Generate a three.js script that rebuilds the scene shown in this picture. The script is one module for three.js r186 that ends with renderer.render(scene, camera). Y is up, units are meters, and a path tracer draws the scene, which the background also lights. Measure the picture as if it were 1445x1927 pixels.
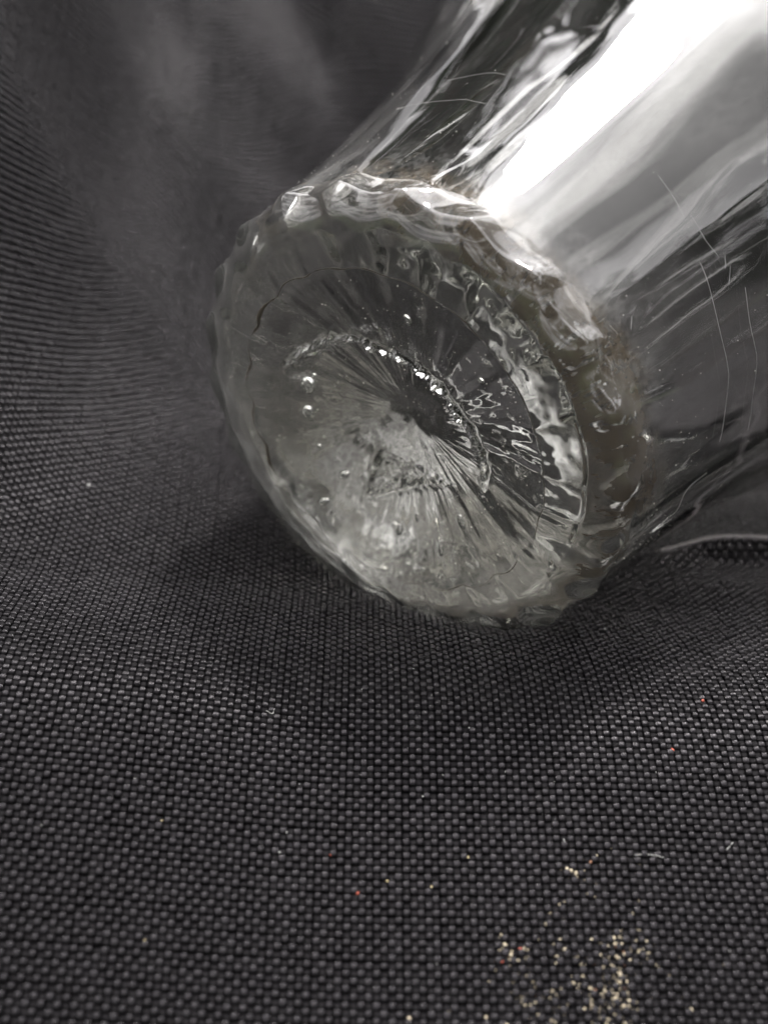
import * as THREE from 'three';
import { ImprovedNoise } from 'three/addons/math/ImprovedNoise.js';
import { mergeGeometries } from 'three/addons/utils/BufferGeometryUtils.js';

// ---------------------------------------------------------------- camera, sky, sun, exposure
const scene = new THREE.Scene();
const PITCH = THREE.MathUtils.degToRad(24);
const camera = new THREE.PerspectiveCamera(46, 767 / 1024, 0.005, 200);
const R = 0.03;                                    // heel radius of the glass vessel, metres
const CP = Math.cos(PITCH), SP = Math.sin(PITCH);
const toWorld = (x, y, z) => new THREE.Vector3(x, y * CP + z * SP, -y * SP + z * CP);
const AXIS = toWorld(0.882, 0.775, -1).normalize();
const BASE_REL = toWorld(0.003, 0.291, -4.80).multiplyScalar(R);
const UPV = new THREE.Vector3(0, 1, 0);
const E1 = UPV.clone().addScaledVector(AXIS, -UPV.dot(AXIS)).normalize();
const E2 = new THREE.Vector3().crossVectors(E1, AXIS);
const HEEL_T = 0.1;
const CAM_H = -(BASE_REL.y + AXIS.y * HEEL_T * R - E1.y * R) - 0.0002;   // the heel just sinks into the cloth, whose height there is 0
const EYE = new THREE.Vector3(0, CAM_H, 0);
camera.position.copy(EYE);
camera.rotation.set(-PITCH, 0, 0);
camera.focus = 0.136;
camera.userData.fStop = 18;
camera.updateMatrixWorld();
const BASE = BASE_REL.clone().add(EYE);

const noiseGen = new ImprovedNoise();
const N3 = (x, y, z) => noiseGen.noise(x, y, z);
const fbm = (x, y, z, o = 4) => { let s = 0, a = 1, n = 0; for (let i = 0; i < o; i++) { s += a * N3(x, y, z); n += a; a *= 0.5; x = x * 2.03 + 7.1; y = y * 2.03 + 3.7; z = z * 2.03 + 1.3; } return s / n; };
function rng(seed) { let s = seed >>> 0; return () => { s = (s + 0x6D2B79F5) | 0; let t = Math.imul(s ^ (s >>> 15), 1 | s); t = (t + Math.imul(t ^ (t >>> 7), 61 | t)) ^ t; return ((t ^ (t >>> 14)) >>> 0) / 4294967296; }; }
const smooth = (a, b, x) => { const t = Math.min(1, Math.max(0, (x - a) / (b - a))); return t * t * (3 - 2 * t); };
const lerp = (a, b, t) => a + (b - a) * t;
const dirOf = (az, el) => { const a = az * Math.PI / 180, e = el * Math.PI / 180; return new THREE.Vector3(Math.cos(e) * Math.sin(a), Math.sin(e), -Math.cos(e) * Math.cos(a)); };

const SUN_DIR = dirOf(24, 62);
{
  const w = 1024, h = 512, data = new Float32Array(w * h * 4);
  for (let j = 0; j < h; j++) for (let i = 0; i < w; i++) {
    const el = ((j + 0.5) / h - 0.5) * Math.PI, ph = ((i + 0.5) / w - 0.5) * 2 * Math.PI;
    const x = Math.cos(el) * Math.cos(ph), y = Math.sin(el), z = Math.cos(el) * Math.sin(ph);
    const up = Math.max(y, 0.02);
    const cx = x / (up + 0.25), cz = z / (up + 0.25);
    const c = 0.5 + 0.9 * fbm(cx * 2.2 + 4, cz * 2.2 + 9, 2.2, 6);
    const s = x * SUN_DIR.x + y * SUN_DIR.y + z * SUN_DIR.z;
    let L = 1.9 * (1 + 1.1 * up) / 1.6 * (0.35 + 1.25 * smooth(0.3, 0.68, c));
    L *= 1 + 1.1 * Math.exp((s - 1) / 0.2);
    let r = L * 1.0, g = L * 0.975, b = L * 0.985;
    if (y < 0) { r = 0.16; g = 0.17; b = 0.14; }
    const k = (j * w + i) * 4; data[k] = r; data[k + 1] = g; data[k + 2] = b; data[k + 3] = 1;
  }
  const sky = new THREE.DataTexture(data, w, h, THREE.RGBAFormat, THREE.FloatType);
  sky.mapping = THREE.EquirectangularReflectionMapping; sky.magFilter = THREE.LinearFilter; sky.minFilter = THREE.LinearFilter; sky.needsUpdate = true;
  scene.background = sky; scene.environment = sky;
}
const sun = new THREE.DirectionalLight(new THREE.Color(1, 0.97, 0.93), 4.0);
sun.position.copy(SUN_DIR).multiplyScalar(3); sun.castShadow = true; sun.shadow.radius = 14;
sun.shadow.camera.left = sun.shadow.camera.bottom = -0.5; sun.shadow.camera.right = sun.shadow.camera.top = 0.5; sun.shadow.camera.near = 0.1; sun.shadow.camera.far = 8; sun.shadow.mapSize.set(2048, 2048);
sun.target.position.set(0, 0, -0.14); scene.add(sun, sun.target);

const renderer = new THREE.WebGLRenderer({ antialias: true });
renderer.toneMapping = THREE.LinearToneMapping;
renderer.toneMappingExposure = 1.4;
renderer.shadowMap.enabled = true;

const shadows = (o) => { o.castShadow = true; o.receiveShadow = true; return o; };
const tag = (o, label, category, group, kind) => { o.userData.label = label; if (category) o.userData.category = category; if (group) o.userData.group = group; if (kind) o.userData.kind = kind; return o; };
function spline(pts) {           // monotone-ish Catmull-Rom through [x, y] pairs
  const m = pts.map((p, i) => { const a = pts[Math.max(0, i - 1)], b = pts[Math.min(pts.length - 1, i + 1)]; return (b[1] - a[1]) / (b[0] - a[0]); });
  return (x) => {
    if (x <= pts[0][0]) return pts[0][1]; if (x >= pts[pts.length - 1][0]) return pts[pts.length - 1][1];
    let i = 0; while (x > pts[i + 1][0]) i++;
    const h = pts[i + 1][0] - pts[i][0], t = (x - pts[i][0]) / h, t2 = t * t, t3 = t2 * t;
    return (2 * t3 - 3 * t2 + 1) * pts[i][1] + (t3 - 2 * t2 + t) * h * m[i] + (-2 * t3 + 3 * t2) * pts[i + 1][1] + (t3 - t2) * h * m[i + 1];
  };
}
const pixelRay = (px, py) => { const f = 963.5 / Math.tan(23 * Math.PI / 180); return toWorld((px - 722.5) / f, -(py - 963.5) / f, -1).normalize(); };

// ---------------------------------------------------------------- shape of the vessel (radii and heights in units of R)
const RB = 0.718, NF = 22, TOP = 3.1;
const outerR = spline([[0.1, 1.0], [0.3, 1.022], [0.6, 1.07], [1.0, 1.15], [1.5, 1.27], [2.0, 1.43], [2.4, 1.62], [2.8, 1.76], [3.2, 1.74], [3.7, 1.42], [4.1, 0.98], [4.5, 0.66], [5.0, 0.53], [5.8, 0.52], [6.1, 0.6], [6.2, 0.66]]);
function bodyRadius(t) { return t < HEEL_T ? RB + (1 - RB) * Math.sqrt(Math.max(0, 1 - (1 - t / HEEL_T) ** 2)) : outerR(t); }
function bodyHit(px, py) {
  const d = pixelRay(px, py);
  for (let s = 0.07; s < 0.4; s += 0.00005) {
    const q = EYE.clone().addScaledVector(d, s).sub(BASE), t = q.dot(AXIS) / R;
    if (t < 0 || t > 6) continue;
    const x = q.dot(E1) / R, z = q.dot(E2) / R;
    if (Math.hypot(x, z) < bodyRadius(t)) return { t, th: Math.atan2(z, x), x, z };
  }
  return null;
}

// ---------------------------------------------------------------- the cloth: a height field, then a sheet relaxed on to it
const CONTACT = -(BASE.z + AXIS.z * HEEL_T * R - E1.z * R);   // how far off the heel touches down
const groundLine = spline([[-0.6, -0.06], [0, -0.05], [0.045, -0.0255], [0.065, -0.0145], [0.083, -0.0045], [0.098, 0.0030], [0.108, 0.0042], [0.119, 0.0024], [0.131, 0.0], [0.16, -0.001], [0.2, -0.004], [0.25, -0.006], [1.2, -0.006]]);
const footLine = spline([[-1, 0.06], [-0.3, 0.108], [-0.09, 0.127], [-0.06, 0.142], [-0.036, 0.178], [-0.01, 0.228], [0.02, 0.268], [0.07, 0.30], [0.14, 0.29], [0.3, 0.25], [1, 0.2]]);
function rawHeight(x, w) {
  let y = groundLine(w - CONTACT + 0.131 + 0.006 * smooth(0, -0.07, x) - 0.05 * x * smooth(0.02, 0.08, x));
  y += 0.011 * smooth(0.0, -0.09, x) * smooth(0.05, 0.115, w);
  const df = (footLine(x + 0.001) - footLine(x - 0.001)) / 0.002;
  let s = (w - footLine(x)) / Math.sqrt(1 + df * df);
  const k = 0.016; let wall = lerp(1.75, 3.6, smooth(-0.05, 0.0, x)) * (Math.sqrt(s * s + k * k) + s) / 2;
  const top = 0.17; wall = top * (1 - Math.exp(-wall / top - (wall / top / 1.2) ** 3));
  y += wall;
  // soft folds on the upright part
  const f = smooth(0.004, 0.03, wall);
  y += f * 0.0016 * Math.sin((x * 0.85 + w * 0.45 + y * 0.55) * 2 * Math.PI / 0.031 + 1.2 * N3(x * 25, w * 25, 3));
  y += f * 0.0012 * N3(x * 60 + y * 20, w * 60 + 11, 5.5);
  y += 0.0007 * N3(x * 22, w * 22, 8.1) + 0.00025 * N3(x * 70, w * 70, 1.1);
  // fold that runs off to the right behind the heel
  const fw = 0.1565 + 0.05 * (x - 0.05) + 0.0012 * Math.sin(x * 160);
  const fo = smooth(0.034, 0.05, x);
  y += fo * (0.0026 * smooth(fw - 0.0022, fw + 0.0004, w) - 0.0005 * Math.exp(-(((w - fw + 0.004) / 0.004) ** 2)));
  return y;
}
// the vessel's weight presses the cloth down: the underside of the body, on a grid
const GX0 = -0.6, GW0 = -0.25, GS = 0.002, GNX = 601, GNW = 501;
const grid = new Float32Array(GNX * GNW);
for (let j = 0; j < GNW; j++) for (let i = 0; i < GNX; i++) {
  const x = GX0 + i * GS, w = GW0 + j * GS; let y = rawHeight(x, w);
  if (x > -0.06 && x < 0.2 && w > 0.1 && w < 0.34) {
    for (let yy = -0.03; yy < y + 0.001; yy += 0.0005) {
      const qx = x - BASE.x, qy = yy - BASE.y, qz = -w - BASE.z;
      const t = (qx * AXIS.x + qy * AXIS.y + qz * AXIS.z) / R; if (t < 0.02 || t > TOP) continue;
      const a = (qx * E1.x + qy * E1.y + qz * E1.z) / R, b = (qx * E2.x + qy * E2.y + qz * E2.z) / R;
      if (Math.hypot(a, b) < bodyRadius(t) + 0.01) { y = Math.min(y, yy - 0.0004); break; }
    }
  }
  grid[j * GNX + i] = y;
}
{ // the press is soft
  const src = grid.slice();
  for (let j = 2; j < GNW - 2; j++) for (let i = 2; i < GNX - 2; i++) {
    const x = GX0 + i * GS, w = GW0 + j * GS; if (x < -0.07 || x > 0.21 || w < 0.09 || w > 0.35) continue;
    if (x > 0.03 && w < 0.165 && w > 0.14) continue;
    let s = 0, n = 0; for (let b = -2; b <= 2; b++) for (let a = -2; a <= 2; a++) { const k = 1 / (1 + a * a + b * b); s += k * src[(j + b) * GNX + i + a]; n += k; }
    grid[j * GNX + i] = Math.min(src[j * GNX + i], s / n);
  }
}
function cub(a, b, c, d, t) { return b + 0.5 * t * (c - a + t * (2 * a - 5 * b + 4 * c - d + t * (3 * (b - c) + d - a))); }
function H(x, w) {
  const fx = Math.min(GNX - 3.001, Math.max(1, (x - GX0) / GS)), fw = Math.min(GNW - 3.001, Math.max(1, (w - GW0) / GS));
  const i = Math.floor(fx), j = Math.floor(fw), u = fx - i, v = fw - j, r = [];
  for (let b = -1; b <= 2; b++) { const k = (j + b) * GNX + i; r.push(cub(grid[k - 1], grid[k], grid[k + 1], grid[k + 2], u)); }
  return cub(r[0], r[1], r[2], r[3], v);
}
const PITCH_Y = 0.00072;                            // thread spacing
const SU0 = -0.2, SU1 = 0.23, SV0 = 0, SV1 = 0.43, ST = 0.005, V_START = 0.035;
const SNU = Math.round((SU1 - SU0) / ST) + 1, SNV = Math.round((SV1 - SV0) / ST) + 1;
const shX = new Float32Array(SNU * SNV), shW = new Float32Array(SNU * SNV), shY = new Float32Array(SNU * SNV);
{
  for (let i = 0; i < SNU; i++) {
    let x = SU0 + i * ST, w = V_START;
    for (let j = 0; j < SNV; j++) {
      const k = j * SNU + i; shX[k] = x; shW[k] = w; shY[k] = H(x, w);
      for (let q = 0; q < 4; q++) { const g = (H(x, w + 0.001) - H(x, w - 0.001)) / 0.002; w += ST / 4 / Math.sqrt(1 + g * g); }
    }
  }
  const fix = (a, b, len, stiff) => {
    const dx = shX[b] - shX[a], dw = shW[b] - shW[a], dy = shY[b] - shY[a], l = Math.sqrt(dx * dx + dw * dw + dy * dy), e = stiff * (l - len) / l * 0.5;
    shX[a] += dx * e; shW[a] += dw * e; shX[b] -= dx * e; shW[b] -= dw * e;
  };
  for (let it = 0; it < 160; it++) {
    for (let j = 0; j < SNV; j++) for (let i = 0; i < SNU; i++) {
      const k = j * SNU + i;
      if (i + 1 < SNU) fix(k, k + 1, ST, 0.5);
      if (j + 1 < SNV) fix(k, k + SNU, ST, 0.5);
      if (i + 1 < SNU && j + 1 < SNV) { fix(k, k + SNU + 1, ST * 1.4142, 0.06); fix(k + 1, k + SNU, ST * 1.4142, 0.06); }
    }
    for (let k = 0; k < SNU * SNV; k++) shY[k] = H(shX[k], shW[k]);
  }
}
function sheet(u, v) {           // sheet coordinates in metres -> place on the cloth
  const fx = Math.min(SNU - 3.001, Math.max(1, (u - SU0) / ST)), fv = Math.min(SNV - 3.001, Math.max(1, (v - SV0) / ST));
  const i = Math.floor(fx), j = Math.floor(fv), a = fx - i, b = fv - j, rx = [], rw = [];
  for (let q = -1; q <= 2; q++) { const k = (j + q) * SNU + i; rx.push(cub(shX[k - 1], shX[k], shX[k + 1], shX[k + 2], a)); rw.push(cub(shW[k - 1], shW[k], shW[k + 1], shW[k + 2], a)); }
  const x = cub(rx[0], rx[1], rx[2], rx[3], b), w = cub(rw[0], rw[1], rw[2], rw[3], b);
  return [x, H(x, w), -w];
}
function clothNormal(x, w) { const e = 0.0006, gx = (H(x + e, w) - H(x - e, w)) / (2 * e), gw = (H(x, w + e) - H(x, w - e)) / (2 * e); return new THREE.Vector3(-gx, 1, gw).normalize(); }
function clothHit(px, py) { const d = pixelRay(px, py); for (let s = 0.04; s < 0.6; s += 0.0001) { const x = d.x * s, y = EYE.y + d.y * s, w = -d.z * s; if (y < H(x, w)) return new THREE.Vector3(x, y, -w); } return null; }

const clothMat = new THREE.MeshPhysicalMaterial({ color: new THREE.Color().setRGB(0.006, 0.006, 0.007), roughness: 0.9, specularIntensity: 0.3 });
const cloth = (() => {           // the closed ground of the weave, which the yarns stand on
  const n = 260, m = 230, pos = [], idx = [];
  const X = (i) => { const t = i / n * 2 - 1; return 0.2 * t + 0.36 * t ** 3; }, Wd = (j) => { const t = j / m; return -0.2 + 0.9 * t + 0.12 * Math.sin(2 * Math.PI * t) / Math.PI * 2; };
  for (let j = 0; j <= m; j++) for (let i = 0; i <= n; i++) { const x = X(i), w = Wd(j); pos.push(x, H(x, w) - 0.00022, -w); }
  for (let j = 0; j < m; j++) for (let i = 0; i < n; i++) { const a = j * (n + 1) + i, b = a + 1, c = a + n + 1, d = c + 1; idx.push(a, b, c, b, d, c); }
  const g = new THREE.BufferGeometry(); g.setAttribute('position', new THREE.Float32BufferAttribute(pos, 3)); g.setIndex(idx); g.computeVertexNormals();
  const o = shadows(new THREE.Mesh(g, clothMat)); o.name = 'fabric'; scene.add(o);
  return tag(o, 'black woven fabric draped under and behind the glass', undefined, undefined, 'structure');
})();
{
  // one float: the arched stretch of yarn between two crossings
  const fib = (() => { const w = 64, h = 64, d = new Uint8Array(w * h * 4), r = rng(5), ph = Array.from({ length: 12 }, () => r() * 6.28); for (let j = 0; j < h; j++) for (let i = 0; i < w; i++) { const u = i / w * 11 + j / h * 1.6 + 0.25 * Math.sin(j / h * 6.28 * 1.5 + ph[Math.floor(i / w * 11)]); const v = 0.5 + 0.5 * Math.cos(u * 6.2832), k = (j * w + i) * 4; d[k] = d[k + 1] = d[k + 2] = 40 + 200 * Math.sqrt(v); d[k + 3] = 255; } const t = new THREE.DataTexture(d, w, h); t.wrapS = t.wrapT = THREE.RepeatWrapping; t.magFilter = THREE.LinearFilter; t.needsUpdate = true; return t; })();
  const yarn = new THREE.MeshPhysicalMaterial({ color: 0xffffff, roughness: 0.22, specularIntensity: 0.52, specularColor: new THREE.Color().setRGB(1, 0.94, 1), bumpMap: fib, bumpScale: 0.00003 });
  const yarn2 = yarn.clone(); yarn2.roughness = 0.5; yarn2.specularIntensity = 0.18;
  const floatShape = (len, wid, hgt) => {
    const g = new THREE.BufferGeometry(), pos = [], uv = [], idx = [], A = 12, B = 10;
    for (let i = 0; i <= A; i++) for (let j = 0; j <= B; j++) {
      const s = i / A * 2 - 1, f = (j / B * 2 - 1) * 1.5, wp = 1 - 0.16 * s * s - 0.16 * s ** 6;
      const y = hgt * (1.05 * (1 - Math.abs(s) ** 3.6) - 0.2) + hgt * 0.8 * (Math.cos(f) ** 0.45 - 0.6);
      pos.push(s * len / 2, y, wid / 2 * wp * Math.sin(f) / Math.sin(1.5)); uv.push(j / B, i / A);
    }
    for (let i = 0; i < A; i++) for (let j = 0; j < B; j++) { const a = i * (B + 1) + j, b = a + 1, c = a + B + 1; idx.push(a, b, c, b, c + 1, c); }
    g.setAttribute('position', new THREE.Float32BufferAttribute(pos, 3)); g.setAttribute('uv', new THREE.Float32BufferAttribute(uv, 2)); g.setIndex(idx); g.computeVertexNormals(); return g;
  };
  const p = PITCH_Y, nu = Math.floor((SU1 - SU0 - 0.02) / p), nv = Math.floor((SV1 - SV0 - 0.02) / p), r = rng(11);
  const sets = [{ name: 'warp_yarn', geo: floatShape(1.32 * p, 0.92 * p, 0.44 * p), m: [], c: [] }, { name: 'weft_yarn', geo: floatShape(1.30 * p, 0.88 * p, 0.32 * p), m: [], c: [] }];
  const M = new THREE.Matrix4(), T = new THREE.Vector3(), Bn = new THREE.Vector3();
  const warpTone = Array.from({ length: nu }, () => 0.85 + 0.3 * r()), weftTone = Array.from({ length: nv }, () => 0.85 + 0.3 * r());
  const warpShift = Array.from({ length: nu }, () => (r() - 0.5) * 0.1 * p), weftShift = Array.from({ length: nv }, () => (r() - 0.5) * 0.1 * p);
  for (let j = 0; j < nv; j++) for (let i = 0; i < nu; i++) {
    const u = SU0 + 0.01 + i * p + warpShift[i] + 0.05 * p * N3(j * 0.13, i * 3.1, 1), v = SV0 + 0.01 + j * p + weftShift[j] + 0.05 * p * N3(i * 0.13, j * 3.1, 5);
    const a = sheet(u, v), b = sheet(u + p * 0.5, v), c = sheet(u, v + p * 0.5);
    const n = clothNormal(a[0], -a[2]), over = (i + j) & 1, set = sets[over];
    const q = over === 0 ? c : b; T.set(q[0] - a[0], q[1] - a[1], q[2] - a[2]); const st = Math.min(1.5, T.length() / (p * 0.5));
    T.addScaledVector(n, -T.dot(n)).normalize(); Bn.crossVectors(T, n);
    const o = over === 0 ? b : c, cs = Math.min(1.5, Math.hypot(o[0] - a[0], o[1] - a[1], o[2] - a[2]) / (p * 0.5));
    const tilt = (r() - 0.5) * 0.26, hh = 0.78 + 0.44 * r();
    T.addScaledVector(Bn, tilt).normalize(); Bn.crossVectors(T, n);
    const lift = (over === 0 ? 0.16 : 0.04) * p * (0.6 + 0.8 * r());
    M.makeBasis(T.clone().multiplyScalar(st * (0.95 + 0.1 * r())), n.clone().multiplyScalar(hh), Bn.clone().multiplyScalar(cs * (0.92 + 0.12 * r())));
    M.setPosition(a[0] + n.x * lift, a[1] + n.y * lift, a[2] + n.z * lift); set.m.push(M.clone());
    const tone = (over === 0 ? warpTone[i] : weftTone[j]) * (0.55 + 0.9 * r()) * (over === 0 ? 0.005 : 0.003); set.c.push([tone, tone * 0.95, tone * 1.06]);
  }
  const col = new THREE.Color();
  for (const s of sets) {
    const im = shadows(new THREE.InstancedMesh(s.geo, s.name === 'warp_yarn' ? yarn : yarn2, s.m.length)); im.name = s.name; s.m.forEach((m, k) => { im.setMatrixAt(k, m); im.setColorAt(k, col.setRGB(...s.c[k])); });
    im.userData.kind = 'stuff'; cloth.add(im);
  }
}

{ // stray filaments that stand out of the weave
  const r = rng(313), n = 900, geo = new THREE.TubeGeometry(new THREE.QuadraticBezierCurve3(new THREE.Vector3(-0.5, 0, 0), new THREE.Vector3(0.05, 0.55, 0.12), new THREE.Vector3(0.5, 0.06, 0.1)), 8, 0.02, 4), im = shadows(new THREE.InstancedMesh(geo, new THREE.MeshStandardMaterial({ color: new THREE.Color().setRGB(0.05, 0.048, 0.05), roughness: 0.5 }), n)), m = new THREE.Matrix4();
  im.name = 'stray_filaments'; im.userData.kind = 'stuff';
  for (let i = 0; i < n; i++) { const a = sheet(-0.1 + 0.2 * r(), 0.015 + 0.14 * r()), nn = clothNormal(a[0], -a[2]), t = new THREE.Vector3(r() - 0.5, r() - 0.5, r() - 0.5); t.addScaledVector(nn, -t.dot(nn)).normalize(); const b = new THREE.Vector3().crossVectors(t, nn), k = 0.0003 + 0.0007 * r() * r(); m.makeBasis(t.multiplyScalar(k), nn.clone().multiplyScalar(k * (0.4 + r())), b.multiplyScalar(k)); m.setPosition(a[0] + nn.x * 0.0002, a[1] + nn.y * 0.0002, a[2] + nn.z * 0.0002); im.setMatrixAt(i, m); }
  cloth.add(im);
}

{ // pale bound edge that lies along the fold
  const pts = []; for (let i = 0; i <= 40; i++) { const x = 0.040 + 0.002 * i, w = 0.1573 + 0.05 * (x - 0.05) + 0.0012 * Math.sin(x * 160); pts.push(new THREE.Vector3(x, H(x, w) + 0.00035, -w)); }
  const o = shadows(new THREE.Mesh(new THREE.TubeGeometry(new THREE.CatmullRomCurve3(pts), 120, 0.00034, 8), new THREE.MeshStandardMaterial({ color: new THREE.Color().setRGB(0.10, 0.09, 0.095), roughness: 0.7 }))); o.name = 'bound_edge'; o.userData.label = 'pale bound edge along the fold beside the glass'; cloth.add(o);
}

// ---------------------------------------------------------------- the glass vessel
const scarLine = [[0.13, 0.54], [0.218, 0.481], [0.287, 0.37], [0.339, 0.279], [0.353, 0.17], [0.318, 0.071], [0.29, -0.027], [0.238, -0.122], [0.203, -0.18], [0.102, -0.256], [0.056, -0.313], [-0.094, -0.379], [-0.24, -0.36]];
function toScar(x, z) { // signed distance: > 0 on the side of the axis
  let best = 9, sg = 1, at = 0;
  for (let i = 0; i + 1 < scarLine.length; i++) {
    const [ax, az] = scarLine[i], [bx, bz] = scarLine[i + 1], dx = bx - ax, dz = bz - az, L2 = dx * dx + dz * dz;
    const t = Math.min(1, Math.max(0, ((x - ax) * dx + (z - az) * dz) / L2)), ex = x - ax - t * dx, ez = z - az - t * dz, d = Math.hypot(ex, ez);
    if (d < best) { best = d; sg = dx * ez - dz * ex > 0 ? 1 : -1; at = (i + t) / (scarLine.length - 1); }
  }
  return [best * sg, at];
}
const SCAR_SIDE = (() => Math.sign(toScar(-0.05, 0)[0]))();
const flute = (th, tw) => { const q = Math.abs(Math.cos((th * NF + tw) / 2)); return Math.sqrt(q * q + 0.05); };   // 1 in the flute, low on the ridge between two
const chip = [[-0.166, 0.172], [-0.246, -0.145], [-0.40, 0.225]];
const CHIP_S = Math.sign((chip[1][0] - chip[0][0]) * (chip[2][1] - chip[0][1]) - (chip[1][1] - chip[0][1]) * (chip[2][0] - chip[0][0]));
function inChip(x, z) { let m = 9; for (let i = 0; i < 3; i++) { const [ax, az] = chip[i], [bx, bz] = chip[(i + 1) % 3], L = Math.hypot(bx - ax, bz - az); m = Math.min(m, CHIP_S * ((bx - ax) * (z - az) - (bz - az) * (x - ax)) / L); } return m; }
const pits = (() => { const r = rng(77), a = []; for (let i = 0; i < 46; i++) { const th = 1.9 + 1.9 * r() + (r() < 0.25 ? 2.5 : 0), ra = 0.3 + 0.42 * Math.sqrt(r()); a.push([ra * Math.cos(th), ra * Math.sin(th), 0.006 + 0.016 * r() * r(), r() * 3.14, 1 + 2.5 * r(), r() < 0.5 ? 1 : -1]); } return a; })();
function bottomHeight(r, th) {
  const x = r * Math.cos(th), z = r * Math.sin(th), q = r / RB;
  let t = 0.19 * (1 - q ** 1.55) + 0.02 * Math.exp(-((r / 0.12) ** 2));
  const sw = 3.2 * (1 - q);
  const fl = flute(th, sw);
  t += 0.011 * (1 - fl) * smooth(0.12, 0.8, q) * (1 - 0.35 * smooth(0.93, 1, q)) + 0.0014 * smooth(0.1, 0.4, q) * (1 - smooth(0.8, 1, q)) * Math.abs(Math.cos(th * NF * 1.5 + sw * 1.5 + 2 * N3(Math.cos(th) * 3, Math.sin(th) * 3, 9)));            // ridges that run in from the flutes
  t += 0.0035 * q * q * N3(Math.cos(th) * 9 + 3, Math.sin(th) * 9, q * 1.2) + 0.0022 * q * q * N3(Math.cos(th) * 26, Math.sin(th) * 26, q * 1.7 + 4);
  t += 0.0006 * q * q * N3(Math.cos(th) * 60, Math.sin(th) * 60, q * 2.5 + 9);
  t += 0.003 * N3(x * 5, z * 5, 2) + 0.0002 * N3(x * 30, z * 30, 6);
  // broken edge of the pontil mark
  const jx = x + 0.016 * N3(x * 22, z * 22, 1.5) + 0.006 * N3(x * 60, z * 60, 3.5), jz = z + 0.016 * N3(x * 22 + 9, z * 22, 7.5) + 0.006 * N3(x * 60 + 5, z * 60, 8.5);
  const [sdc, at] = toScar(x, z), near = Math.exp(-((sdc / 0.06) ** 2)), sd = (near > 0.01 ? lerp(sdc, toScar(jx, jz)[0], near) : sdc) * SCAR_SIDE, ends = smooth(0, 0.06, at) * (1 - smooth(0.93, 1, at));
  const rough = 0.6 + 0.7 * N3(at * 19, 2, 2);
  t -= ends * 0.06 * Math.max(0.2, rough) * Math.exp(-((sd / (0.014 + 0.010 * rough)) ** 2));
  t += ends * 0.030 * smooth(-0.004, 0.016, sd) * (near + (1 - near) * (sdc * SCAR_SIDE > 0 ? 1 : 0)) * Math.exp(-Math.max(0, sdc * SCAR_SIDE) / 0.12);
  t += ends * 0.018 * N3(x * 48, z * 48, 12) * Math.exp(-(((sd - 0.012) / 0.022) ** 2));
  // triangular chip
  const ic0 = inChip(x, z), ic = Math.abs(ic0) < 0.05 ? inChip(x + 0.006 * N3(x * 40, z * 40, 20), z + 0.006 * N3(x * 40, z * 40, 31)) : ic0;
  t += 0.05 * smooth(-0.003, 0.02, ic) * (0.6 + 0.5 * N3(x * 14, z * 14, 3)) - 0.024 * (0.65 + 0.7 * N3(x * 7, z * 7, 51)) * Math.exp(-((ic / 0.016) ** 2));
  if (ic > 0) t += 0.035 * N3(x * 24, z * 24, 44) * smooth(0, 0.03, ic);
  for (const [px, pz, pr, pa, pe, s] of pits) { const dx = x - px, dz = z - pz; if (dx * dx + dz * dz > 0.006) continue; const ca = Math.cos(pa), sa = Math.sin(pa), a = (dx * ca + dz * sa) / pe, b = -dx * sa + dz * ca, d = Math.sqrt(a * a + b * b) / pr; if (d < 2) t += s * 0.55 * pr * (1 - smooth(0.55, 1.15, d)); }
  return t;
}
function ringRadius(th) { return RB * (1 + 0.026 * (flute(th, 0) - 0.6) + 0.006 * N3(Math.cos(th) * 5, Math.sin(th) * 5, 1)); }
const FACETS = 13;
function outerPoint(t, th) {     // radius of the outer face above the heel
  const tw = 2.4 * smooth(0, 0.5, t) + 0.6 * N3(Math.cos(th) * 2, Math.sin(th) * 2, 4);
  const fl = flute(th, tw);
  let r = bodyRadius(t);
  r *= 1 + (0.040 * smooth(0, 0.03, t) * (1 - smooth(0.09, 0.21, t)) + 0.0045 * (1 - smooth(0.6, 3.2, t))) * (0.62 - fl);
  { const f = ((th * FACETS / (2 * Math.PI) + 0.02 * N3(t * 1.5, 3, 3) + 10) % 1) - 0.5; r *= 1 + 0.32 * smooth(0.22, 0.6, t) * (1 - smooth(2.2, 3, t)) * (Math.cos(Math.PI / FACETS) / Math.cos(f * 2 * Math.PI / FACETS) - 0.985); }   // long flat panels blown into the wall
  r += 0.006 * N3(Math.cos(th) * 1.6 + 5, Math.sin(th) * 1.6, t * 1.1) + 0.0022 * N3(Math.cos(th) * 5, Math.sin(th) * 5, t * 1.4 + 3) + 0.0006 * N3(Math.cos(th) * 14, Math.sin(th) * 14, t * 4);
  return r;
}
const FLOOR = 0.115, CV = 0.11, CH = 0.11, DOME = 0.15, innerWall = spline([[0.2, 0.05], [1, 0.055], [2, 0.06], [4, 0.07], [6.2, 0.08]]);
function innerPoint(t, th) {
  let r = bodyRadius(t) - innerWall(t);
  r += 0.009 * N3(Math.cos(th) * 2.2 + 9, Math.sin(th) * 2.2, t * 0.9 + 7) + 0.003 * N3(Math.cos(th) * 6, Math.sin(th) * 6, t * 1.3 + 13) - 0.005 * (0.62 - flute(th, 2.4)) * (1 - smooth(0.4, 1.6, t));
  return r;
}
function cornerPoint(a, th) {    // the rounded inner corner between floor and wall, a from 0 (floor) to 1 (wall)
  const ang = a * Math.PI / 2, t = FLOOR + CV - CV * Math.cos(ang);
  return [innerPoint(t, th) - CH * (1 - Math.sin(ang)), t + 0.012 * (1 - flute(th, 2.4)) * (1 - a)];
}
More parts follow.
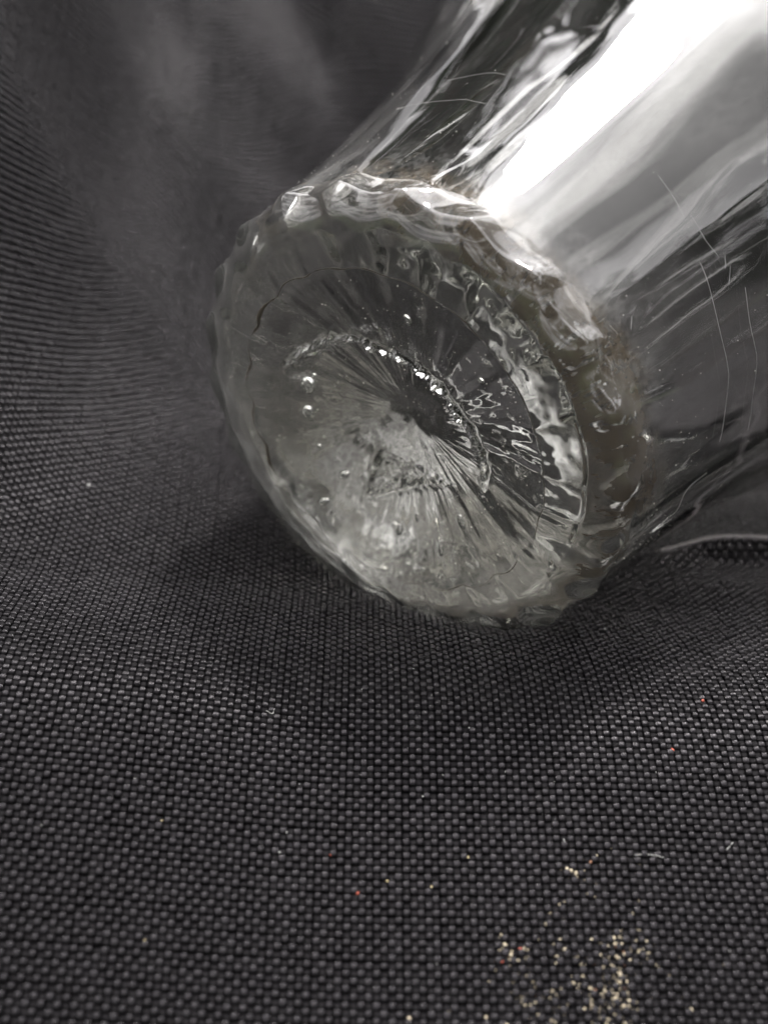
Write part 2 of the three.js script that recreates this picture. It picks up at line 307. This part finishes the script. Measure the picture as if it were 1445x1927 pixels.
const floorHeight = (r, th, r0) => { const q = r / r0; return FLOOR + 0.012 * (1 - flute(th, 2.4)) * smooth(0.5, 1, q) + DOME * (1 - q ** 1.7) + 0.012 * N3(Math.cos(th) * q * 2.4 + 2, Math.sin(th) * q * 2.4, 17) + 0.0055 * N3(Math.cos(th) * q * 7, Math.sin(th) * q * 7, 23) + 0.0015 * N3(Math.cos(th) * q * 19, Math.sin(th) * q * 19, 29); };

const vessel = new THREE.Group(); vessel.name = 'glass_vase'; scene.add(vessel);
vessel.position.copy(BASE); vessel.quaternion.setFromRotationMatrix(new THREE.Matrix4().makeBasis(E1, AXIS, E2));
tag(vessel, 'clear fluted glass vase on its side with a broken pontil mark in its base', 'vase');
const NB = 150, NHEEL = 27;     // rows of the mesh across the underside and round the heel
const wearMap = (() => {        // scuffed where the glass stood and was handled: a grain of fine abrasion, row by row of the mesh
  const w = 1024, h = 512, d = new Uint8Array(w * h * 4);
  for (let j = 0; j < h; j++) for (let i = 0; i < w; i++) {
    const th = i / w * 2 * Math.PI, rowAt = (j + 0.5) / h * 400, cx = Math.cos(th), cz = Math.sin(th);
    const g = 0.5 + 0.9 * fbm(cx * 7, cz * 7, rowAt * 0.05, 4) + 0.25 * N3(cx * 60, cz * 60, rowAt * 0.5);
    const heel = Math.exp(-(((rowAt - NB - 12) / 17) ** 2)), under = smooth(20, 60, rowAt) * (1 - smooth(NB - 20, NB, rowAt)), side = smooth(NB + 20, NB + 32, rowAt) * (1 - smooth(NB + 38, NB + 52, rowAt));
    const r = Math.max(0.0, heel * (0.03 + 0.06 * g) + under * 0.05 * Math.max(0, g - 0.45) * 2 + side * 0.05 * Math.max(0, g - 0.45));
    const k = (j * w + i) * 4; d[k] = d[k + 1] = d[k + 2] = Math.min(255, r * 255); d[k + 3] = 255;
  }
  const t = new THREE.DataTexture(d, w, h); t.wrapS = THREE.RepeatWrapping; t.magFilter = THREE.LinearFilter; t.minFilter = THREE.LinearFilter; t.needsUpdate = true; return t;
})();
const filmMap = (() => {        // how much of the surface is clear glass and how much is dull with dust and fine abrasion
  const w = 1024, h = 512, d = new Uint8Array(w * h * 4);
  for (let j = 0; j < h; j++) for (let i = 0; i < w; i++) {
    const th = i / w * 2 * Math.PI, rowAt = (j + 0.5) / h * 400, cx = Math.cos(th), cz = Math.sin(th);
    const g = 0.5 + 0.8 * fbm(cx * 6 + 2, cz * 6, rowAt * 0.06 + 5, 5) + 0.4 * N3(cx * 70, cz * 70, rowAt * 0.6) + 0.25 * N3(cx * 150, cz * 150, rowAt * 1.3);
    const heel = Math.exp(-(((rowAt - NB - 10) / 16) ** 2)), under = smooth(30, 90, rowAt) * (1 - smooth(NB - 5, NB + 5, rowAt)), side = smooth(NB + 22, NB + 34, rowAt) * (1 - smooth(NB + 42, NB + 56, rowAt)), rest = smooth(NB + 40, NB + 60, rowAt) * (1 - smooth(250, 270, rowAt));
    const low = 0.22 + 0.78 * Math.exp(-(((((th - 2.5 + 9.4248) % 6.2832) - 3.1416) / 1.5) ** 2));   // it lay in the dirt on this side
    const f = low * heel * (0.05 + 0.14 * Math.max(0, g)) + under * 0.06 * Math.max(0, g - 0.3) + side * 0.10 * Math.max(0, g - 0.25) + rest * 0.035 * Math.max(0, g - 0.45);
    const k = (j * w + i) * 4; d[k] = d[k + 1] = d[k + 2] = 255 * (1 - Math.min(0.6, f)); d[k + 3] = 255;
  }
  const t = new THREE.DataTexture(d, w, h); t.wrapS = THREE.RepeatWrapping; t.magFilter = THREE.LinearFilter; t.minFilter = THREE.LinearFilter; t.needsUpdate = true; return t;
})();
const glass = new THREE.MeshPhysicalMaterial({ color: new THREE.Color().setRGB(0.93, 0.93, 0.9), roughness: 1, roughnessMap: wearMap, transmissionMap: filmMap, transmission: 1, thickness: 0.01, ior: 1.51, attenuationColor: new THREE.Color().setRGB(0.78, 0.80, 0.71), attenuationDistance: 0.045 });
{
  const NT = NF * 26, rows = [];
  const row = (fn) => { const a = new Float32Array(NT * 2); for (let j = 0; j < NT; j++) { const th = j / NT * 2 * Math.PI, q = fn(th); a[2 * j] = q[0]; a[2 * j + 1] = q[1]; } rows.push(a); };
  for (let i = 1; i <= NB; i++) row((th) => { const rr = ringRadius(th), r = (i / NB) * rr * 0.985; return [r, bottomHeight(r, th)]; });
  for (let i = 0; i < NHEEL; i++) { const a = i / 26 * Math.PI / 2; row((th) => { const r0 = ringRadius(th), tb = bottomHeight(r0 * 0.985, th) * (1 - smooth(0, 0.5, i / 26)); const t = HEEL_T * (1 - Math.cos(a)); const r1 = outerPoint(HEEL_T, th); return [lerp(r0, r1, Math.sin(a) ** 0.92), t + tb * 0.8]; }); }
  let t = HEEL_T; const tops = [];
  while (t < 0.5) { t += 0.014; tops.push(t); } while (t < 2.6) { t += 0.035; tops.push(t); } while (t < TOP) { t += 0.07; tops.push(Math.min(t, TOP)); }
  for (const q of tops) row((th) => [outerPoint(q, th), q]);
  for (let i = 1; i < 6; i++) { const a = i / 6 * Math.PI; row((th) => { const o = outerPoint(TOP, th), n = innerPoint(TOP, th), m = (o + n) / 2; return [m + (o - n) / 2 * Math.cos(a), TOP + 0.04 * Math.sin(a)]; }); }
  const ins = []; for (let q = TOP; q > FLOOR + CV; q -= q > 2.6 ? 0.07 : 0.04) ins.push(q);
  for (const q of ins) row((th) => [innerPoint(q, th), q]);
  for (let i = 30; i >= 0; i--) row((th) => cornerPoint(i / 30, th));
  for (let i = 79; i >= 1; i--) row((th) => { const r0 = cornerPoint(0, th)[0], r = r0 * i / 80; return [r, floorHeight(r, th, r0)]; });
  const NR = rows.length, pos = new Float32Array((NR * NT + 2) * 3), idx = [];
  for (let i = 0; i < NR; i++) for (let j = 0; j < NT; j++) { const th = j / NT * 2 * Math.PI, k = (i * NT + j) * 3, r = rows[i][2 * j] * R; pos[k] = r * Math.cos(th); pos[k + 1] = rows[i][2 * j + 1] * R; pos[k + 2] = r * Math.sin(th); }
  const c0 = NR * NT, c1 = c0 + 1; pos[c0 * 3 + 1] = bottomHeight(0, 0) * R; pos[c1 * 3 + 1] = floorHeight(0, 0, 0.7) * R;
  for (let i = 0; i + 1 < NR; i++) for (let j = 0; j < NT; j++) { const j1 = (j + 1) % NT, a = i * NT + j, b = a + NT, c = i * NT + j1, d = c + NT; idx.push(a, b, c, b, d, c); }
  for (let j = 0; j < NT; j++) { const j1 = (j + 1) % NT; idx.push(c0, j, j1); idx.push(c1, (NR - 1) * NT + j1, (NR - 1) * NT + j); }
  const g = new THREE.BufferGeometry(); g.setAttribute('position', new THREE.BufferAttribute(pos, 3)); g.setIndex(idx); g.computeVertexNormals();
  const n0 = NR * NT + 2, full = new Float32Array((n0 + NR) * 3), fn = new Float32Array((n0 + NR) * 3), uv = new Float32Array((n0 + NR) * 2), nrm = g.attributes.normal.array;   // a second copy of the seam, so that uv runs once round
  full.set(pos); fn.set(nrm);
  for (let i = 0; i < NR; i++) { for (let j = 0; j < NT; j++) { uv[2 * (i * NT + j)] = j / NT; uv[2 * (i * NT + j) + 1] = Math.min(0.999, (i + 0.5) / 400); } const k = n0 + i; for (let c = 0; c < 3; c++) { full[3 * k + c] = pos[3 * i * NT + c]; fn[3 * k + c] = nrm[3 * i * NT + c]; } uv[2 * k] = 1; uv[2 * k + 1] = Math.min(0.999, (i + 0.5) / 400); }
  uv[2 * c1 + 1] = 0.999;
  for (let f = 0; f < idx.length; f += 3) { const far = [0, 1, 2].some((q) => idx[f + q] < c0 && idx[f + q] % NT === NT - 1); if (far) for (let q = 0; q < 3; q++) if (idx[f + q] < c0 && idx[f + q] % NT === 0) idx[f + q] = n0 + idx[f + q] / NT; }
  g.setAttribute('position', new THREE.BufferAttribute(full, 3)); g.setAttribute('normal', new THREE.BufferAttribute(fn, 3)); g.setAttribute('uv', new THREE.BufferAttribute(uv, 2)); g.setIndex(idx);
  const o = shadows(new THREE.Mesh(g, glass)); o.name = 'body'; vessel.add(o);
}

// things on and in the glass
const onOuter = (t, th, off = 0) => { const r = outerPoint(t, th) * R + off; return new THREE.Vector3(r * Math.cos(th), t * R, r * Math.sin(th)); };
{
  const add = (name, g, m, label) => { const o = shadows(new THREE.Mesh(g, m)); o.name = name; if (label) o.userData.label = label; vessel.add(o); return o; };
  const bubbleGlass = new THREE.MeshPhysicalMaterial({ color: 0xffffff, roughness: 0, transmission: 1, thickness: 0.01, ior: 1.51 });
  // trapped air: spheres whose faces look inward, from the glass into the air
  const ball = new THREE.SphereGeometry(1, 24, 16); { const ix = ball.index.array; for (let i = 0; i < ix.length; i += 3) { const q = ix[i]; ix[i] = ix[i + 1]; ix[i + 1] = q; } const nn = ball.attributes.normal.array; for (let i = 0; i < nn.length; i++) nn[i] = -nn[i]; }
  for (const [x, z, r, e, a] of [[-0.046, 0.498, 0.026, 1, 0], [0.08, 0.483, 0.03, 1.1, 0.4], [-0.33, 0.35, 0.02, 1.5, 1], [-0.46, 0.44, 0.016, 2, 2], [0.49, -0.10, 0.024, 1.2, 0.5], [0.13, 0.44, 0.012, 1, 0], [-0.52, 0.06, 0.014, 2.6, 0.2], [-0.4, -0.25, 0.016, 2.2, 1.3], [-0.55, -0.16, 0.012, 2.4, 0.9], [0.3, -0.42, 0.014, 1.2, 0.4], [-0.2, 0.45, 0.011, 1, 0], [-0.45, -0.02, 0.011, 2, 0.3]]) {
    const o = add('air_bubble', ball, bubbleGlass); const rr = Math.hypot(x, z), th = Math.atan2(z, x);
    o.position.set(x * R, (bottomHeight(rr, th) + r * 1.5 + 0.012) * R, z * R); o.scale.set(r * R * e, r * R * 0.9, r * R); o.rotation.y = -th + a * 0.2;
  }
  // brown residue dried in the rounded inner corner
  {
    const w = 1024, h = 128, d = new Uint8Array(w * h * 4);
    for (let j = 0; j < h; j++) for (let i = 0; i < w; i++) {
      const th = i / w * 2 * Math.PI, v = j / h, cx = Math.cos(th), cz = Math.sin(th);
      const right = Math.exp(-(((((th - 5.2 + 9.4248) % 6.2832) - 3.1416) / 1.35) ** 2));
      const mid = 0.5 + 0.2 * N3(cx * 2, cz * 2, 3), band = Math.exp(-(((v - mid) / (0.22 + 0.1 * N3(cx * 3, cz * 3, 8))) ** 2));
      const grain = 0.5 + 0.8 * fbm(cx * 14, cz * 14, v * 9, 4) + 0.35 * N3(cx * 90, cz * 90, v * 40);
      const a = Math.min(1, Math.max(0, (0.14 + 1.7 * right) * band * Math.max(0, grain) * 1.6 - 0.1));
      const k = (j * w + i) * 4; d[k] = d[k + 1] = d[k + 2] = a * 255; d[k + 3] = 255;
    }
    const tex = new THREE.DataTexture(d, w, h); tex.wrapS = THREE.RepeatWrapping; tex.magFilter = THREE.LinearFilter; tex.minFilter = THREE.LinearFilter; tex.needsUpdate = true;
    const pos = [], uv = [], idx = [], A = 180, B = 20;
    for (let i = 0; i <= A; i++) for (let j = 0; j <= B; j++) { const th = i / A * 2 * Math.PI, v = j / B; let r, t; if (v < 0.3) { const r0 = cornerPoint(0, th)[0]; r = r0 - (0.3 - v) * 0.5; t = floorHeight(r, th, r0); } else if (v < 0.5) [r, t] = cornerPoint((v - 0.3) / 0.2, th); else { t = FLOOR + CV + (v - 0.5) * 0.5; r = innerPoint(t, th); } r -= 0.004; t += 0.003; pos.push(r * R * Math.cos(th), t * R, r * R * Math.sin(th)); uv.push(i / A, v); }
    for (let i = 0; i < A; i++) for (let j = 0; j < B; j++) { const a = i * (B + 1) + j, b = a + 1, c = a + B + 1; idx.push(a, b, c, b, c + 1, c); }
    const g = new THREE.BufferGeometry(); g.setAttribute('position', new THREE.Float32BufferAttribute(pos, 3)); g.setAttribute('uv', new THREE.Float32BufferAttribute(uv, 2)); g.setIndex(idx); g.computeVertexNormals();
    add('residue', g, new THREE.MeshStandardMaterial({ color: new THREE.Color().setRGB(0.09, 0.066, 0.044), roughness: 1, alphaMap: tex, transparent: true, side: THREE.DoubleSide }), 'brown residue dried in the inner corner of the base');
  }
  // dull film of dried dirt inside, on the side the vase lies on
  {
    const w = 512, h = 256, d = new Uint8Array(w * h * 4);
    for (let j = 0; j < h; j++) for (let i = 0; i < w; i++) {
      const u = i / w, v = j / h, g = 0.55 + 0.75 * fbm(u * 9, v * 6, 3.3, 5) + 0.3 * N3(u * 60, v * 40, 7);
      const edge = smooth(0, 0.22, u + 0.12 * N3(v * 5, 1, 9)) * (1 - smooth(0.78, 1, u + 0.12 * N3(v * 5, 4, 9))) * smooth(0, 0.06, v) * (1 - smooth(0.6, 1, v + 0.3 * N3(u * 6, 2, 5)));
      const a = Math.min(0.95, Math.max(0, 1.35 * edge * Math.max(0, g - 0.25))), k = (j * w + i) * 4; d[k] = d[k + 1] = d[k + 2] = a * 255; d[k + 3] = 255;
    }
    const tex = new THREE.DataTexture(d, w, h); tex.magFilter = THREE.LinearFilter; tex.minFilter = THREE.LinearFilter; tex.needsUpdate = true;
    const pos = [], uv = [], idx = [], A = 90, B = 30;
    for (let i = 0; i <= A; i++) for (let j = 0; j <= B; j++) { const th = 1.35 + 3.0 * i / A, t = FLOOR + CV + 0.01 + 1.15 * j / B, r = innerPoint(t, th) - 0.004; pos.push(r * R * Math.cos(th), t * R, r * R * Math.sin(th)); uv.push(i / A, j / B); }
    for (let i = 0; i < A; i++) for (let j = 0; j < B; j++) { const a = i * (B + 1) + j, b = a + 1, c = a + B + 1; idx.push(a, b, c, b, c + 1, c); }
    const g = new THREE.BufferGeometry(); g.setAttribute('position', new THREE.Float32BufferAttribute(pos, 3)); g.setAttribute('uv', new THREE.Float32BufferAttribute(uv, 2)); g.setIndex(idx); g.computeVertexNormals();
    add('dirt_film', g, new THREE.MeshStandardMaterial({ color: new THREE.Color().setRGB(0.17, 0.165, 0.152), roughness: 1, alphaMap: tex, transparent: true, side: THREE.DoubleSide }), 'dull film of dried dirt inside the lower wall');
  }
  // dirt packed along the edge of the base
  {
    const dirt = new THREE.MeshStandardMaterial({ color: new THREE.Color().setRGB(0.05, 0.042, 0.03), roughness: 1 }), gs = [], r = rng(41);
    const A = 520, pts = []; for (let i = 0; i < A; i++) { const th = i / A * 2 * Math.PI; pts.push([th, Math.max(0, 0.32 + 1.2 * N3(Math.cos(th) * 4, Math.sin(th) * 4, 2) + 0.35 * N3(Math.cos(th) * 30, Math.sin(th) * 30, 6)) * (0.35 + 0.65 * Math.max(0, Math.sin(th + 0.2)))]); }
    const pos = [], idx = [], S = 6;
    for (let i = 0; i < A; i++) { const [th, k] = pts[i], rad = 0.0002 + 0.010 * k, rr = ringRadius(th) * 0.99, tt = bottomHeight(rr * 0.985, th) - 0.001; for (let j = 0; j < S; j++) { const a = j / S * 6.2832; pos.push((rr + rad * Math.cos(a)) * R * Math.cos(th), (tt + rad * 0.6 * Math.sin(a)) * R, (rr + rad * Math.cos(a)) * R * Math.sin(th)); } }
    for (let i = 0; i < A; i++) for (let j = 0; j < S; j++) { const i1 = (i + 1) % A, j1 = (j + 1) % S, a = i * S + j, b = i * S + j1, c = i1 * S + j, e = i1 * S + j1; idx.push(a, c, b, b, c, e); }
    const g = new THREE.BufferGeometry(); g.setAttribute('position', new THREE.Float32BufferAttribute(pos, 3)); g.setIndex(idx); g.computeVertexNormals(); add('dirt_line', g, dirt, 'dark dirt packed along the scalloped edge of the base');
  }
  // scratches on the outside
  const pale = new THREE.MeshStandardMaterial({ color: new THREE.Color().setRGB(0.45, 0.45, 0.44), roughness: 0.8 });
  const scratch = (px, rad) => { const c = px.map(([x, y]) => bodyHit(x, y)).filter(Boolean).map((q) => onOuter(q.t, q.th, 0.00001)); if (c.length < 2) return; const cur = new THREE.CatmullRomCurve3(c), fine = cur.getPoints(40).map((p) => { const t = p.y / R; return onOuter(t, Math.atan2(p.z, p.x), 0.00001); }); add('scratch', new THREE.TubeGeometry(new THREE.CatmullRomCurve3(fine), 60, rad, 5), pale); };
  scratch([[1318, 495], [1345, 570], [1360, 650], [1368, 720], [1364, 780], [1354, 832]], 0.000016);
  scratch([[1405, 540], [1412, 620], [1422, 690], [1415, 760], [1408, 808]], 0.000016);
  scratch([[1300, 405], [1325, 450], [1350, 480]], 0.000016); scratch([[1240, 330], [1270, 375], [1290, 415]], 0.000013);
  scratch([[745, 205], [800, 190], [860, 190], [940, 200]], 0.000013); scratch([[840, 148], [900, 140], [1000, 150]], 0.000013);
  scratch([[1146, 612], [1160, 628]], 0.000016); scratch([[1188, 595], [1186, 620]], 0.000016); scratch([[1270, 960], [1290, 925], [1330, 890]], 0.000013); scratch([[1375, 500], [1374, 535]], 0.000013); scratch([[1364, 480], [1366, 505]], 0.000016);
  // dust on the outside
  {
    const r = rng(91), n = 3600, g = new THREE.IcosahedronGeometry(1, 0), im = shadows(new THREE.InstancedMesh(g, new THREE.MeshStandardMaterial({ color: new THREE.Color().setRGB(0.55, 0.54, 0.5), roughness: 1 }), n)); im.name = 'dust_specks'; im.userData.kind = 'stuff'; vessel.add(im);
    const m = new THREE.Matrix4(), q = new THREE.Quaternion(), e = new THREE.Euler();
    for (let i = 0; i < n; i++) {
      let p; const th = r() * 6.2832; if (r() < 0.3) { const rr = RB * 0.97 * Math.sqrt(r()); p = new THREE.Vector3(rr * R * Math.cos(th), bottomHeight(rr, th) * R, rr * R * Math.sin(th)); } else { const t = r() < 0.45 ? 0.12 + 0.5 * r() : 0.2 + 2.4 * r(); p = onOuter(t, th); }
      const k = 0.000012 + 0.00006 * r() ** 5; m.compose(p, q.setFromEuler(e.set(r() * 6, r() * 6, r() * 6)), new THREE.Vector3(k, k * (0.6 + r()), k)); im.setMatrixAt(i, m);
    }
  }
}

// ---------------------------------------------------------------- grit and lint on the cloth
{
  const r = rng(61), gauss = () => Math.sqrt(-2 * Math.log(1 - r())) * Math.cos(6.2832 * r());
  const grainGeo = (() => { const g = new THREE.IcosahedronGeometry(1, 0), p = g.attributes.position; for (let i = 0; i < p.count; i++) { const k = 1 + 0.8 * N3(p.getX(i) * 1.7, p.getY(i) * 1.7, p.getZ(i) * 1.7 + 3); p.setXYZ(i, p.getX(i) * k, p.getY(i) * k * 0.8, p.getZ(i) * k); } g.computeVertexNormals(); return g; })();
  const grit = (name, label, list, cat) => {
    const im = shadows(new THREE.InstancedMesh(grainGeo, new THREE.MeshStandardMaterial({ color: 0xffffff, roughness: 0.85 }), list.length)); im.name = name; scene.add(im); tag(im, label, cat, undefined, 'stuff');
    const m = new THREE.Matrix4(), q = new THREE.Quaternion(), e = new THREE.Euler(), c = new THREE.Color();
    list.forEach(([p, s, col], i) => { const n = clothNormal(p.x, -p.z); m.compose(p.clone().addScaledVector(n, 0.00022 + s * 0.4), q.setFromEuler(e.set(r() * 6, r() * 6, r() * 6)), new THREE.Vector3(s * (0.7 + 0.8 * r()), s * (0.6 + 0.5 * r()), s * (0.7 + 0.5 * r()))); im.setMatrixAt(i, m); im.setColorAt(i, c.setRGB(...col)); });
  };
  const sand = [], spots = [[1158, 1850, 16, 32, 46], [1170, 1775, 22, 30, 22], [1150, 1905, 22, 22, 26], [1090, 1890, 50, 35, 46], [990, 1880, 34, 25, 20], [1075, 1790, 55, 50, 34], [965, 1790, 20, 18, 14], [1120, 1680, 70, 50, 16], [1090, 1640, 20, 15, 8], [900, 1900, 60, 40, 8], [1200, 1850, 60, 60, 14]];
  for (const [x, y, sx, sy, n] of spots) for (let i = 0; i < n * 2.8; i++) { const p = clothHit(x + sx * gauss(), y + sy * gauss()); if (!p) continue; const b = 0.7 + 0.6 * r(); sand.push([p, 0.00003 + 0.00014 * r() ** 3, r() < 0.03 ? [0.3 * b, 0.15 * b, 0.09 * b] : [0.52 * b, 0.45 * b, 0.32 * b]]); }
  for (const [x, y] of [[308, 1598], [272, 1772], [305, 1546], [28, 1560], [60, 1553], [520, 1500], [880, 1615], [812, 1670], [728, 1660]]) { const p = clothHit(x, y); sand.push([p, 0.00011, [0.6, 0.5, 0.28]]); }
  grit('sand_grains', 'pale sand grains scattered on the fabric in front of the glass', sand, 'sand');
  const white = []; for (let i = 0; i < 60; i++) { const p = clothHit(40 + 1390 * r(), 1120 + 780 * r()); if (p) white.push([p, 0.00003 + 0.00007 * r() ** 2, [0.6, 0.6, 0.58]]); }
  for (const [x, y] of [[110, 1124], [70, 1015], [165, 915], [1137, 1188], [1370, 1614], [1278, 1457], [1275, 1185]]) white.push([clothHit(x, y), 0.00014, [0.7, 0.7, 0.68]]);
  grit('lint_specks', 'tiny white lint specks on the black fabric', white, 'lint');
  const red = new THREE.MeshStandardMaterial({ color: new THREE.Color().setRGB(0.3, 0.06, 0.035), roughness: 0.7 }), redGeo = grainGeo.clone();
  [[1263, 1414, 2.2], [1321, 1323, 1.8], [622, 1612, 1.8], [672, 1683, 1.9], [978, 1788, 1.6], [944, 1812, 1.6], [1285, 1653, 1.5], [1170, 1742, 1.8]].forEach(([x, y, k], i) => { const p = clothHit(x, y), n = clothNormal(p.x, -p.z), o = shadows(new THREE.Mesh(redGeo, red)); o.name = i ? 'red_grit_' + String(i).padStart(3, '0') : 'red_grit'; o.position.copy(p).addScaledVector(n, 0.00035); o.scale.setScalar(0.00008 * k); o.rotation.set(i, i * 2, i * 3); scene.add(o); tag(o, 'small red grain of grit lying on the black weave', 'grit', 'red grains on the fabric'); });
  const fibre = new THREE.MeshStandardMaterial({ color: new THREE.Color().setRGB(0.5, 0.5, 0.48), roughness: 0.6 });
  [[[1192, 1612], [1212, 1611], [1232, 1613], [1246, 1617]], [[1364, 1602], [1370, 1596], [1376, 1588]], [[1058, 1582], [1062, 1588]], [[500, 1342], [512, 1348], [516, 1338]]].forEach((px, i) => { const c = px.map(([x, y]) => { const p = clothHit(x, y); return p.addScaledVector(clothNormal(p.x, -p.z), 0.00045); }), o = shadows(new THREE.Mesh(new THREE.TubeGeometry(new THREE.CatmullRomCurve3(c), 24, 0.000025, 5), fibre)); o.name = i ? 'lint_fibre_' + String(i).padStart(3, '0') : 'lint_fibre'; scene.add(o); tag(o, ['long pale lint fibre lying beside the sand', 'short pale fibre beside a white speck', 'tiny pale fibre above the sand', 'curled pale fibre in front of the glass heel'][i], 'fibre', undefined); });
}

// ---------------------------------------------------------------- what stands around and is mirrored in the glass
const GROUND = -0.55;
{
  const g = new THREE.CircleGeometry(60, 64); g.rotateX(-Math.PI / 2);
  const o = shadows(new THREE.Mesh(g, new THREE.MeshStandardMaterial({ color: new THREE.Color().setRGB(0.05, 0.07, 0.03), roughness: 1 }))); o.name = 'lawn'; o.position.y = GROUND; scene.add(o);
  tag(o, 'green lawn round the fabric', undefined, undefined, 'structure');
  const leafMat = new THREE.MeshStandardMaterial({ color: 0xffffff, roughness: 0.7, side: THREE.DoubleSide }), bark = new THREE.MeshStandardMaterial({ color: new THREE.Color().setRGB(0.06, 0.045, 0.035), roughness: 0.95 });
  const leaf = new THREE.BufferGeometry(); leaf.setAttribute('position', new THREE.Float32BufferAttribute([0, 0, 0, 0.3, 0.08, 0.5, 0, 0, 1, -0.3, 0.08, 0.5], 3)); leaf.setIndex([0, 1, 2, 0, 2, 3]); leaf.computeVertexNormals();
  const tree = (name, label, az, dist, height, crownLow, rx, seed, leaves) => {
    const r = rng(seed), o = new THREE.Group(); o.name = name; const d = dirOf(az, 0); o.position.set(d.x * dist, GROUND, d.z * dist); scene.add(o); tag(o, label, 'tree', 'trees beyond the lawn');
    const parts = [];
    const limb = (a, b, r0, r1) => { const v = new THREE.Vector3().subVectors(b, a), g2 = new THREE.CylinderGeometry(r1, r0, v.length(), 8, 1); g2.translate(0, v.length() / 2, 0); g2.applyQuaternion(new THREE.Quaternion().setFromUnitVectors(UPV, v.clone().normalize())); g2.translate(a.x, a.y, a.z); parts.push(g2); };
    const top = new THREE.Vector3(0.1, height * 0.8, 0), cen = new THREE.Vector3(0, (height + crownLow) / 2, 0); limb(new THREE.Vector3(), top, 0.035 * height, 0.01 * height);
    const clumps = [];
    for (let i = 0; i < 60; i++) {
      const a = r() * 6.283, c = r() * 2 - 1, s = Math.sqrt(1 - c * c), q = 0.35 + 0.7 * Math.sqrt(r());
      const e = new THREE.Vector3(Math.cos(a) * s * rx * q, cen.y + c * (height - crownLow) / 2 * q, Math.sin(a) * s * rx * q), f = new THREE.Vector3(0, Math.min(height * 0.75, Math.max(crownLow * 0.8, e.y * 0.75)), 0);
      limb(f, e, 0.008 * height, 0.002 * height); clumps.push([e, (0.1 + 0.2 * r()) * rx]);
    }
    const tr = shadows(new THREE.Mesh(mergeGeometries(parts), bark)); tr.name = 'trunk'; o.add(tr);
    const cr = shadows(new THREE.InstancedMesh(leaf, leafMat, leaves)); cr.name = 'crown'; cr.userData.kind = 'stuff'; o.add(cr);
    const m = new THREE.Matrix4(), e = new THREE.Euler(), q = new THREE.Quaternion(), col = new THREE.Color();
    for (let i = 0; i < leaves; i++) {
      const [c, s] = clumps[Math.floor(r() * clumps.length)], a = r() * 6.283, b = r() * 2 - 1, k = Math.cbrt(r()) * s, sb = Math.sqrt(1 - b * b), sz = (0.10 + 0.12 * r()) * Math.sqrt(height / 6);
      m.compose(new THREE.Vector3(c.x + Math.cos(a) * sb * k, c.y + b * k * 0.8, c.z + Math.sin(a) * sb * k), q.setFromEuler(e.set(r() * 6.3, r() * 6.3, r() * 6.3)), new THREE.Vector3(sz, sz, sz));
      cr.setMatrixAt(i, m); const g3 = 0.5 + r(); cr.setColorAt(i, col.setRGB(0.035 * g3, 0.055 * g3, 0.025 * g3));
    }
  };
  tree('tree', 'tall broad leafy tree mirrored along the dark side of the glass', -4, 5.0, 8.6, 2.9, 1.9, 21, 9000);
  tree('tree_001', 'rounded dark tree mirrored low on the glass', 85, 7.0, 5.0, 0.8, 1.5, 22, 11000);
  tree('tree_002', 'lower dark tree at the right end of the hedge', 108, 8.5, 4.4, 0.6, 2.0, 23, 8000);
  tree('tree_003', 'lower dark tree at the left end of the hedge', 62, 9.5, 3.6, 0.5, 1.6, 24, 6000);
  tree('tree_004', 'large tree standing behind the viewpoint', 178, 3.6, 8.5, 1.6, 2.4, 25, 12000);
  tree('tree_005', 'tall tree beyond the left end of the fabric', 222, 4.2, 8.0, 1.4, 2.4, 26, 12000);
  tree('tree_006', 'tall slim tree between the hedge and the viewpoint', 140, 4.4, 7.0, 1.4, 1.8, 27, 9000);
  { // hedge below the trees
    const r = rng(31), n = 26000, o = shadows(new THREE.InstancedMesh(leaf, leafMat, n)); o.name = 'hedge'; scene.add(o); tag(o, 'long dark hedge of tall shrubs mirrored low in the glass', 'hedge', undefined, 'stuff');
    const m = new THREE.Matrix4(), e = new THREE.Euler(), q = new THREE.Quaternion(), col = new THREE.Color();
    for (let i = 0; i < n; i++) { const az = 50 + 80 * r(), d = dirOf(az, 0), ds = 8.4 + 0.9 * r(), top = 3.0 + 0.6 * N3(az * 0.35, 1, 1), y = GROUND + top * Math.sqrt(r()), sz = 0.10 + 0.12 * r(); m.compose(new THREE.Vector3(d.x * ds, y, d.z * ds), q.setFromEuler(e.set(r() * 6.3, r() * 6.3, r() * 6.3)), new THREE.Vector3(sz, sz, sz)); o.setMatrixAt(i, m); const g3 = 0.5 + r(); o.setColorAt(i, col.setRGB(0.03 * g3, 0.05 * g3, 0.024 * g3)); }
  }
}

renderer.render(scene, camera);
